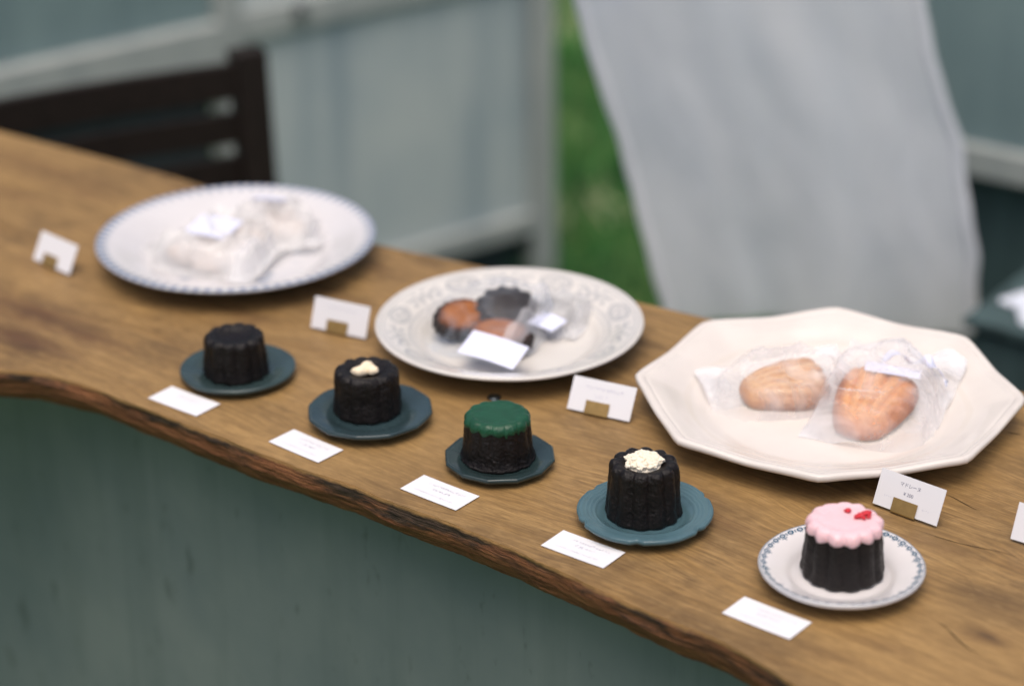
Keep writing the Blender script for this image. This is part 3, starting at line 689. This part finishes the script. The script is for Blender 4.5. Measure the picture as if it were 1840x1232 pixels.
# ------------------------------------------------------------------ sweets on the plates
def madeleine(label, c, L, Wd, Hh, rz, tilt, mat, pal):
    e = empty('madeleine', c, 0); e.rotation_euler = (tilt[0], tilt[1], rz); tag(e, label, 'madeleine', 'wrapped madeleines on the cream platter')
    n, m = 90, 70
    def wid(t): return Wd/2*float(np.interp(t, [0, .06, .3, .62, .85, .95, 1], [.40, .56, .80, 1.0, .97, .82, .60]))
    top, bot, br = [], [], []
    for i in range(n):
        t = i/(n-1); t_ = .5-.5*math.cos(math.pi*t); x = (t_-.5)*L; w = (wid(t_)*.5+wid(min(1, t_+.04))*.25+wid(max(0, t_-.04))*.25)*(math.sqrt(max(0, 1-(2*t_-1)**14)))
        for j in range(m):
            s = -1+2*j/(m-1); y = s*w; dome = (max(0, 1-abs(s)**3.2))**.6*(max(0, 1-abs(2*t_-1)**4.5))**.6
            ang = math.atan2(y, x+L*1.15); rd = abs(math.cos(ang*34)); rib = .0027*rd**.8*float(sstep(.05, .35, t_))*dome
            top.append((x*(1+.02*rd*(t_ > .8)), y, .003+Hh*dome*.85+rib)); br.append(.10+.75*(1-dome)**.9+.22*(1-rd)*float(sstep(.05, .35, t_))); bot.append((x, y, .003-.0028*dome))
    mk('shell', top, grid_faces(n, m), mat, e, attr=br); mk('underside', bot, [tuple(reversed(q)) for q in grid_faces(n, m)], pal, e); return e
def bag(name, label, c, half, bumps, rz, mat, tilt=(0, 0), seed=0, crumple=.0015, ruffle=.004, group=None, labels=(), edge_up=None):
    """a sealed film bag laid over what it holds: top sheet draped, bottom sheet flat; bumps = (x,y,rx,ry,rot,h) in bag space"""
    e = empty(name, c); e.rotation_euler = (tilt[0], tilt[1], rz); tag(e, label, 'bag', group)
    a, b = half; n, m = 110, 80
    def zt(x, y):
        z = .0012
        for (bx, by, rx, ry, ro, hh) in bumps:
            dx, dy = x-bx, y-by; cx = dx*math.cos(ro)+dy*math.sin(ro); cy = -dx*math.sin(ro)+dy*math.cos(ro); d = math.hypot(cx/rx, cy/ry)
            z = max(z, (hh+.0012)*(1-float(sstep(.92, 1.75, d)))**1.0)
        ed = max(0, 1-max(abs(x)/a, abs(y)/b)); q = min(1, ed*6)
        r1 = 1-abs(nz(x*26+seed*3, y*26, seed)); r2 = 1-abs(nz(x*60+seed, y*52, 5+seed))
        fold = crumple*(r1**10*2.6+r2**8*.7)+.0022*max(0, nz(x*17+seed*2, y*17, 8.8))
        rf = ruffle*(1-q)*max(0, nz(x*38+seed*5, y*38, 3.3))*2
        return z*q+(1-q)*.0008+fold*q+rf
    v = []
    for i in range(n):
        for j in range(m):
            x = (2*i/(n-1)-1)*a; y = (2*j/(m-1)-1)*b
            wx = .0020*nz(y*40, seed, 2); wy = .0020*nz(x*40, seed, 7)
            z = zt(x, y)
            if edge_up: z += edge_up(x/a, y/b)
            v.append((x+wx, y+wy, z))
    f = grid_faces(n, m); o = len(v)
    for i in range(n):
        for j in range(m):
            x = (2*i/(n-1)-1)*a; y = (2*j/(m-1)-1)*b; z = .0003
            if edge_up: z += edge_up(x/a, y/b)-.0003
            v.append((v[i*m+j][0], v[i*m+j][1], min(z, v[i*m+j][2]-.0004)))
    f += [tuple(reversed(q)) for q in grid_faces(n, m, off=o)]
    mk('film', v, f, mat, e)
    sv = []; ns = 60
    for i in range(ns):
        for j in range(9):
            k_ = n-1-j*(2 if half[0] > .05 else 2); src = v[k_*m+min(m-1, int(i*(m-1)/(ns-1)))]; sv.append((src[0], src[1], src[2]+.0006+(.0005 if j % 2 else 0)))
    mk('seal', sv, grid_faces(ns, 9), M['sealf'], e, False)
    for (lx, ly, lw, lh, lr, *hz) in labels:
        if lx > 5:                                # given as a place in the photograph instead of bag space
            q = at(lx, ly, hz[0] if hz else .022); q = Matrix.Rotation(-rz, 2) @ Vector((q.x-c[0], q.y-c[1])); lx, ly = q.x, q.y
        vv = []; nn = 12
        for i in range(nn):
            for j in range(nn):
                px_, py_ = (i/(nn-1)-.5)*lw, (j/(nn-1)-.5)*lh; x = lx+px_*math.cos(lr)-py_*math.sin(lr); y = ly+px_*math.sin(lr)+py_*math.cos(lr); vv.append((x, y))
        # the sticker is stiffer than the film: fit a plane that clears it, bent slightly
        zs = np.array([zt(*q)+(edge_up(q[0]/a, q[1]/b) if edge_up else 0) for q in vv]); A = np.array([(q[0], q[1], 1) for q in vv]); co, *_ = np.linalg.lstsq(A, zs, rcond=None); pl = A@co; lift = (zs-pl).max()*.75
        zz_ = np.maximum(pl+lift, zs)+.0005
        if len(hz) > 1: zz_ = hz[0]-c[2]+hz[1]*(A[:, 1]-ly)*math.cos(lr)+.0005*np.cos((A[:, 0]-lx)/lw*5)      # resting on the biscuits, sloping to the front
        mk('label', [(q[0], q[1], z) for q, z in zip(vv, zz_)], grid_faces(nn, nn), M['label'], e)
    return e
# cream platter
W3 = .0040
m1c = at(1408, 702, W3+.006)
madeleine('light brown ribbed madeleine lying tilted on the left of the cream platter', (m1c.x, m1c.y, W3+.0055), .072, .056, .014, R(12), (R(18), R(-4)), M['bake2'], M['cream'])
bag('glassine_bag', 'crumpled clear bag around the left madeleine on the cream platter', (m1c.x-.002, m1c.y-.001, W3+.0045), (.060, .040), [(0.001, 0, .036, .027, 0, .0245)], R(12), M['filmC'], (R(16), R(-4)), 3, .002, .004, 'clear bags around the madeleines',
    edge_up=lambda u, v: .004*max(0, abs(u)-.6)*2.5*(1+.5*math.sin(v*5)))
m2c = at(1563, 748, W3)
madeleine('orange brown ribbed madeleine lying on the right of the cream platter', (m2c.x, m2c.y, W3+.0048), .092, .064, .019, R(66), (R(4), R(-7)), M['bake'], M['cream'])
bag('glassine_bag', 'crumpled clear bag with folded white label around the right madeleine', (m2c.x+.012, m2c.y+.010, W3+.0056), (.070, .048), [(-.0120, .0056, .051, .034, 0, .0305)], R(66), M['filmC'], (R(4), R(-7)), 8, .0022, .006, 'clear bags around the madeleines',
    labels=[(1603, 664, .013, .044, .1, .0330, .0)], edge_up=lambda u, v: .010*max(0, u-.55)*2*(1+.6*math.sin(v*6)))
def ribbon():
    pts = [(1583, 648, .034), (1612, 634, .040), (1640, 652, .034), (1664, 646, .038), (1690, 668, .030), (1702, 690, .022)]
    P = catmull([at(*p) for p in pts], 40); v = []
    for i in range(40):
        w = .0032*(1+.5*math.sin(i*.55)); tw = math.sin(i*.33)*1.1
        v += [tuple(P[i]+np.array([.3*w, w*math.cos(tw), w*math.sin(tw)])), tuple(P[i]-np.array([.3*w, w*math.cos(tw), w*math.sin(tw)]))]
    o = mk('paper_ribbon', v, [(2*i, 2*i+1, 2*i+3, 2*i+2) for i in range(39)], M['label'])
    sd = o.modifiers.new('thickness', 'SOLIDIFY'); sd.thickness = .0003
    tag(o, 'narrow twisted white paper ribbon on the right madeleine bag', 'ribbon')
ribbon()
# grey printed plate
W2 = .0040
def biscuit(label, px, py, rx, ry, rz, h, topmat, z=W2, tilt=(0, 0), scal_n=0):
    p = at(px, py, z+.004); e = empty('biscuit', (p.x, p.y, z+.0006+.9*ry*math.sin(tilt[0]))); e.rotation_euler = (tilt[0], tilt[1], rz); tag(e, label, 'biscuit', 'bagged biscuits on the grey printed plate')
    nt = 96
    def ring(k, zz_, nsc=1.0): return [((rx*k)*(1+nsc*(.17 if scal_n < 16 else .09)*(abs(math.cos(scal_n*2*math.pi*i/nt/2))-.5))*math.cos(2*math.pi*i/nt), (ry*k)*(1+nsc*(.17 if scal_n < 16 else .09)*(abs(math.cos(scal_n*2*math.pi*i/nt/2))-.5))*math.sin(2*math.pi*i/nt), zz_+.0004*nz(math.cos(6.283*i/nt)*3*k+px, math.sin(6.283*i/nt)*3*k, zz_*300)) for i in range(nt)]
    def stack(rs):
        v = [q for r in rs for q in r]; f = [(a*nt+i, a*nt+(i+1) % nt, (a+1)*nt+(i+1) % nt, (a+1)*nt+i) for a in range(len(rs)-1) for i in range(nt)]; f.append(tuple(range((len(rs)-1)*nt, len(rs)*nt))); return v, f
    mk('base', *stack([ring(.86, 0), ring(.97, .0012), ring(1.0, h*.4), ring(1.02, h*.62), ring(.98, h*.76), ring(.9, h*.8)]), M['cocoa'], e)
    mk('top', *stack([ring(.93, h*.70, .6), ring(.92, h*.84, .6), ring(.85, h*.98, .4), ring(.7, h*1.08, .2), ring(.4, h*1.18, 0), ring(.12, h*1.20, 0)]), topmat, e, attr=[q for q in (1.0, .95, .75, .38, .15, .25) for _ in range(nt)])
biscuit('brown oval biscuit with dark cocoa base at the left of the grey-printed plate', 826, 592, .0265, .0195, R(40), .014, M['biscuit'], tilt=(R(26), 0), scal_n=18)
biscuit('dark scalloped cocoa biscuit at the back of the grey-printed plate', 908, 580, .0265, .0225, R(24), .016, M['cocoa'], tilt=(R(28), 0), scal_n=13)
biscuit('brown oval biscuit half hidden behind the largest white label', 900, 618, .0285, .0215, R(-25), .013, M['biscuit'], tilt=(R(12), 0), scal_n=18)
biscuit('grey scalloped biscuit seen through frosted film at the right of its plate', 988, 572, .0235, .0200, R(10), .011, M['cocoa'], tilt=(R(8), 0), scal_n=16)
pb = at(868, 606, W2)
bag('clear_bag', 'clear film bag with a long white label over dark biscuits', (pb.x, pb.y, W2+.0004), (.052, .048), [(-.0225, .0125, .030, .023, R(66), .030), (.0120, .0300, .030, .026, R(50), .036), (.0160, -.0080, .032, .025, R(2), .026)], R(-26), M['filmB'], (0, 0), 4, .0016, .004, 'clear bags on the grey printed plate', labels=[(886, 627, .054, .0250, R(-7), .0240, .40)])
pc = at(990, 575, W2)
bag('clear_bag', 'frosted film bag with a small square label over one biscuit', (pc.x+.001, pc.y, W2+.0004), (.036, .034), [(0, .001, .025, .022, R(36), .0155)], R(-26), M['filmA'], (0, 0), 6, .0016, .004, 'clear bags on the grey printed plate', labels=[(983, 577, .027, .021, R(-14), .0185, .15)])
# blue edged plate
W1 = .0040
def ball(label, px, py, r, sq=.46, z=W1):
    p = at(px, py, z+r*.6); r *= 1.12; v, f = lump(r, px*.01, 1.05, .95, sq, 3, .22); o = mk('snowball_biscuit', v, f, M['snow']); lo = min(q[2] for q in v); o.location = (p.x, p.y, z-lo+.0006); tag(o, label, 'biscuit', 'pale sugar dusted biscuits on the blue edged plate'); return p
bA = [(340, 452, .0165), (385, 432, .0175), (428, 462, .0165), (380, 468, .0150), (440, 425, .0165)]
la = ['pale sugar-dusted biscuit at the left end of the near bag', 'pale sugar-dusted biscuit under the large square label', 'pale sugar-dusted biscuit at the right of the near bag', 'pale sugar-dusted biscuit nearest the front rim of the blue-edged plate', 'pale sugar-dusted biscuit behind the right side of the near bag']
PA = [ball(l, *b) for l, b in zip(la, bA)]
bB = [(470, 400, .0145), (520, 412, .0150), (500, 385, .0140)]
lb = ['pale sugar-dusted biscuit at the left of the far bag', 'pale sugar-dusted biscuit at the right of the far bag', 'pale sugar-dusted biscuit at the back of the far bag']
PB = [ball(l, *b) for l, b in zip(lb, bB)]
def over(center, rz, pts, rs):
    out = []
    for p, r in zip(pts, rs):
        d = Matrix.Rotation(-rz, 2) @ Vector((p.x-center.x, p.y-center.y)); out.append((d.x, d.y, r*1.28, r*1.28, 0, r*1.30))
    return out
ca_ = at(380, 447, W1); rA = R(-22)
bag('frosted_bag', 'frosted bag with a large square label nearest the front of its plate', (ca_.x, ca_.y, W1+.0004), (.074, .068), over(ca_, rA, PA, [b[2] for b in bA]), rA, M['filmA'], (0, 0), 11, .0026, .008, 'frosted bags on the blue edged plate', labels=[(383, 407, .043, .036, R(-2), .031, .10)])
cb_ = at(502, 410, W1+.002); rB = R(-12)
bag('frosted_bag', 'frosted bag with a narrow label at the back right of its plate', (cb_.x, cb_.y, W1+.0010), (.054, .052), over(cb_, rB, PB, [b[2] for b in bB]), rB, M['filmA'], (0, 0), 14, .0026, .008, 'frosted bags on the blue edged plate', labels=[(487, 373, .032, .022, R(-6))])

# ------------------------------------------------------------------ small things on the counter
p = at(888, 716); st = []
n = 24
for rr_, z in ((.0050, 0), (.0056, .0006), (.0054, .0016), (.0036, .0024), (.0008, .0026)):
    for i in range(n): st.append((rr_*math.cos(6.283*i/n), rr_*math.sin(6.283*i/n), z))
o = mk('metal_button', st, [(a*n+i, a*n+(i+1) % n, (a+1)*n+(i+1) % n, (a+1)*n+i) for a in range(4) for i in range(n)]+[tuple(range(4*n, 5*n))], M['stud']); o.location = (p.x, p.y, .0002)
tag(o, 'small dark shiny metal button behind the green-iced cake', 'button')

# ------------------------------------------------------------------ white curtain and folded cloth
def on_y(px, py, Y):
    d = ray(px, py); t = Y/d.y; return Vector((d.x*t, Y, CAM_Z+d.z*t))
def curtain():
    Yc = 2.62
    Lp = [on_y(*q, Yc) for q in ((1030, 0), (1105, 260), (1187, 545), (1215, 660))]; Rp = [on_y(*q, Yc) for q in ((1665, 0), (1690, 110), (1722, 240), (1735, 330), (1760, 450), (1757, 560), (1735, 650))]
    zl, xl = [q.z for q in Lp][::-1], [q.x for q in Lp][::-1]; zr, xr = [q.z for q in Rp][::-1], [q.x for q in Rp][::-1]
    zb, zt = -.345, .95
    def ext(z, zs, xs, top_slope):
        return float(np.interp(z, zs, xs)) + (max(0, z-zs[-1])*top_slope)
    n, m = 110, 120; v, uv = [], []
    for i in range(n):
        for j in range(m):
            t = j/(m-1); z = zb+(zt-zb)*t; u = i/(n-1)
            x0 = ext(z, zl, xl, -.20); x1 = ext(z, zr, xr, -.10); x = x0+(x1-x0)*u
            hang = 1-t*.3
            y = Yc + .006*math.sin(u*9+1.6*t+2.2*nz(u*2, t*2, 4))*hang + .0030*math.sin(u*23+6*t+3*nz(u*3, t*3, 9))*(.4+.6*abs(nz(u*2, t*3, 11))) + .008*nz(u*2.2, t*2.5, 1) + .005*nz(u*6, t*9, 6) + .0012*nz(u*16, t*22, 8)
            x += (.006*nz(t*9, 2.2)+.003*nz(t*24, 5.1))*(1 if u < .5 else 1.4)*abs(2*u-1); v.append((x, y, z + .012*math.sin(u*5)*(1-t))); uv.append((u, t))
    o = empty('curtain', (.3, Yc, zt)); tag(o, 'sheer white cotton curtain hanging behind the cream platter', 'curtain')
    v = [(a-.3, b-Yc, c-zt) for a, b, c in v]
    mk('cloth', v, grid_faces(n, m), M['cloth'], o, uv=np.array(uv))
    lay = []; luv = []
    for i in range(n):
        for j in range(60):
            u = i/(n-1); jj = j/59; t_top = .30+.16*u; t = jj*t_top; k = t*(m-1); j0 = int(k); fr_ = k-j0
            a_, b_ = Vector(v[i*m+j0]), Vector(v[i*m+min(j0+1, m-1)]); p = a_.lerp(b_, fr_); lay.append((p.x*.985+.004, p.y+.014+.004*nz(u*5, t*6, 3), p.z)); luv.append((u, t))
    mk('doubled_layer', lay, grid_faces(n, 60), M['cloth'], o, uv=np.array(luv))
    for ii, nm in ((0, 'side_hem'), (n-1, 'side_hem')):
        hv = []; sg = 1 if ii == 0 else -1
        for j in range(m):
            p = Vector(v[ii*m+j]); p2 = Vector(v[(ii+sg*4)*m+j])
            for q, dy in ((p, -.001), (p2, -.001), (p2, .001), (p, .001)): hv.append((q.x, q.y+dy, q.z))
        mk(nm, hv, [(4*j+k, 4*j+(k+1) % 4, 4*j+4+(k+1) % 4, 4*j+4+k) for j in range(m-1) for k in range(4)], M['cloth'], o, uv=np.array([(.5, q/len(hv)) for q in range(len(hv))]))
    xs = np.linspace(-.6, 1.0, 8); pr = []
    for x in xs:
        for k in range(12): pr.append((x, .012*math.cos(k*math.pi/6), .012*math.sin(k*math.pi/6)))
    pole = mk('curtain_pole', pr, [(a*12+k, a*12+(k+1) % 12, (a+1)*12+(k+1) % 12, (a+1)*12+k) for a in range(7) for k in range(12)], M['rail'], o)
curtain()
def crate_and_cloth():
    base = on_y(1895, 560, 2.42); x0 = base.x+.02
    c = empty('crate', (x0+.10, 2.46, GZ), R(-36)); tag(c, 'old dark teal crate behind the right end of the counter', 'crate')
    top = -.255-GZ
    for k in range(5):
        z0 = .01+k*(top-.02)/5; z1 = z0+(top-.02)/5-.012
        box('slat', (-.15, .15, -.130, -.118, z0, z1), M['crate'], c, .001); box('slat', (-.15, .15, .118, .130, z0, z1), M['crate'], c, .001)
    for sx in (-1, 1):
        for sy in (-1, 1): box('corner_post', (sx*.148-.012, sx*.148+.012, sy*.104-.012, sy*.104+.012, 0, top-.011), M['crate'], c, .001)
    box('lid', (-.165, .165, -.14, .14, top-.010, top), M['crate'], c, .001)
    n = 50; v = []
    for i in range(n):
        for j in range(n):
            u, w = i/(n-1)*2-1, j/(n-1)*2-1; r = max(abs(u), abs(w)); z = .0015+ (1-r**2)*.035*(1+.5*nz(u*2.2, w*2.2, 3)) + .008*max(0, nz(u*5, w*5, 9)); v.append((u*.10*(1+.15*nz(w*2, 1)), w*.085*(1+.15*nz(u*2, 5)), z))
    vb = [(a, b, 0.0004) for a, b, z in v]
    f = grid_faces(n, n)+[tuple(reversed(q)) for q in grid_faces(n, n, off=n*n)]
    o = mk('folded_cloth', v+vb, f, M['linen']); o.location = (x0+.055, 2.44, -.2548); o.rotation_euler = (0, 0, R(20)); tag(o, 'white folded cloth on the crate at the right border', 'cloth')
crate_and_cloth()

scene.render.engine = 'CYCLES'
scene.cycles.transparent_max_bounces = 24
scene.cycles.max_bounces = 10
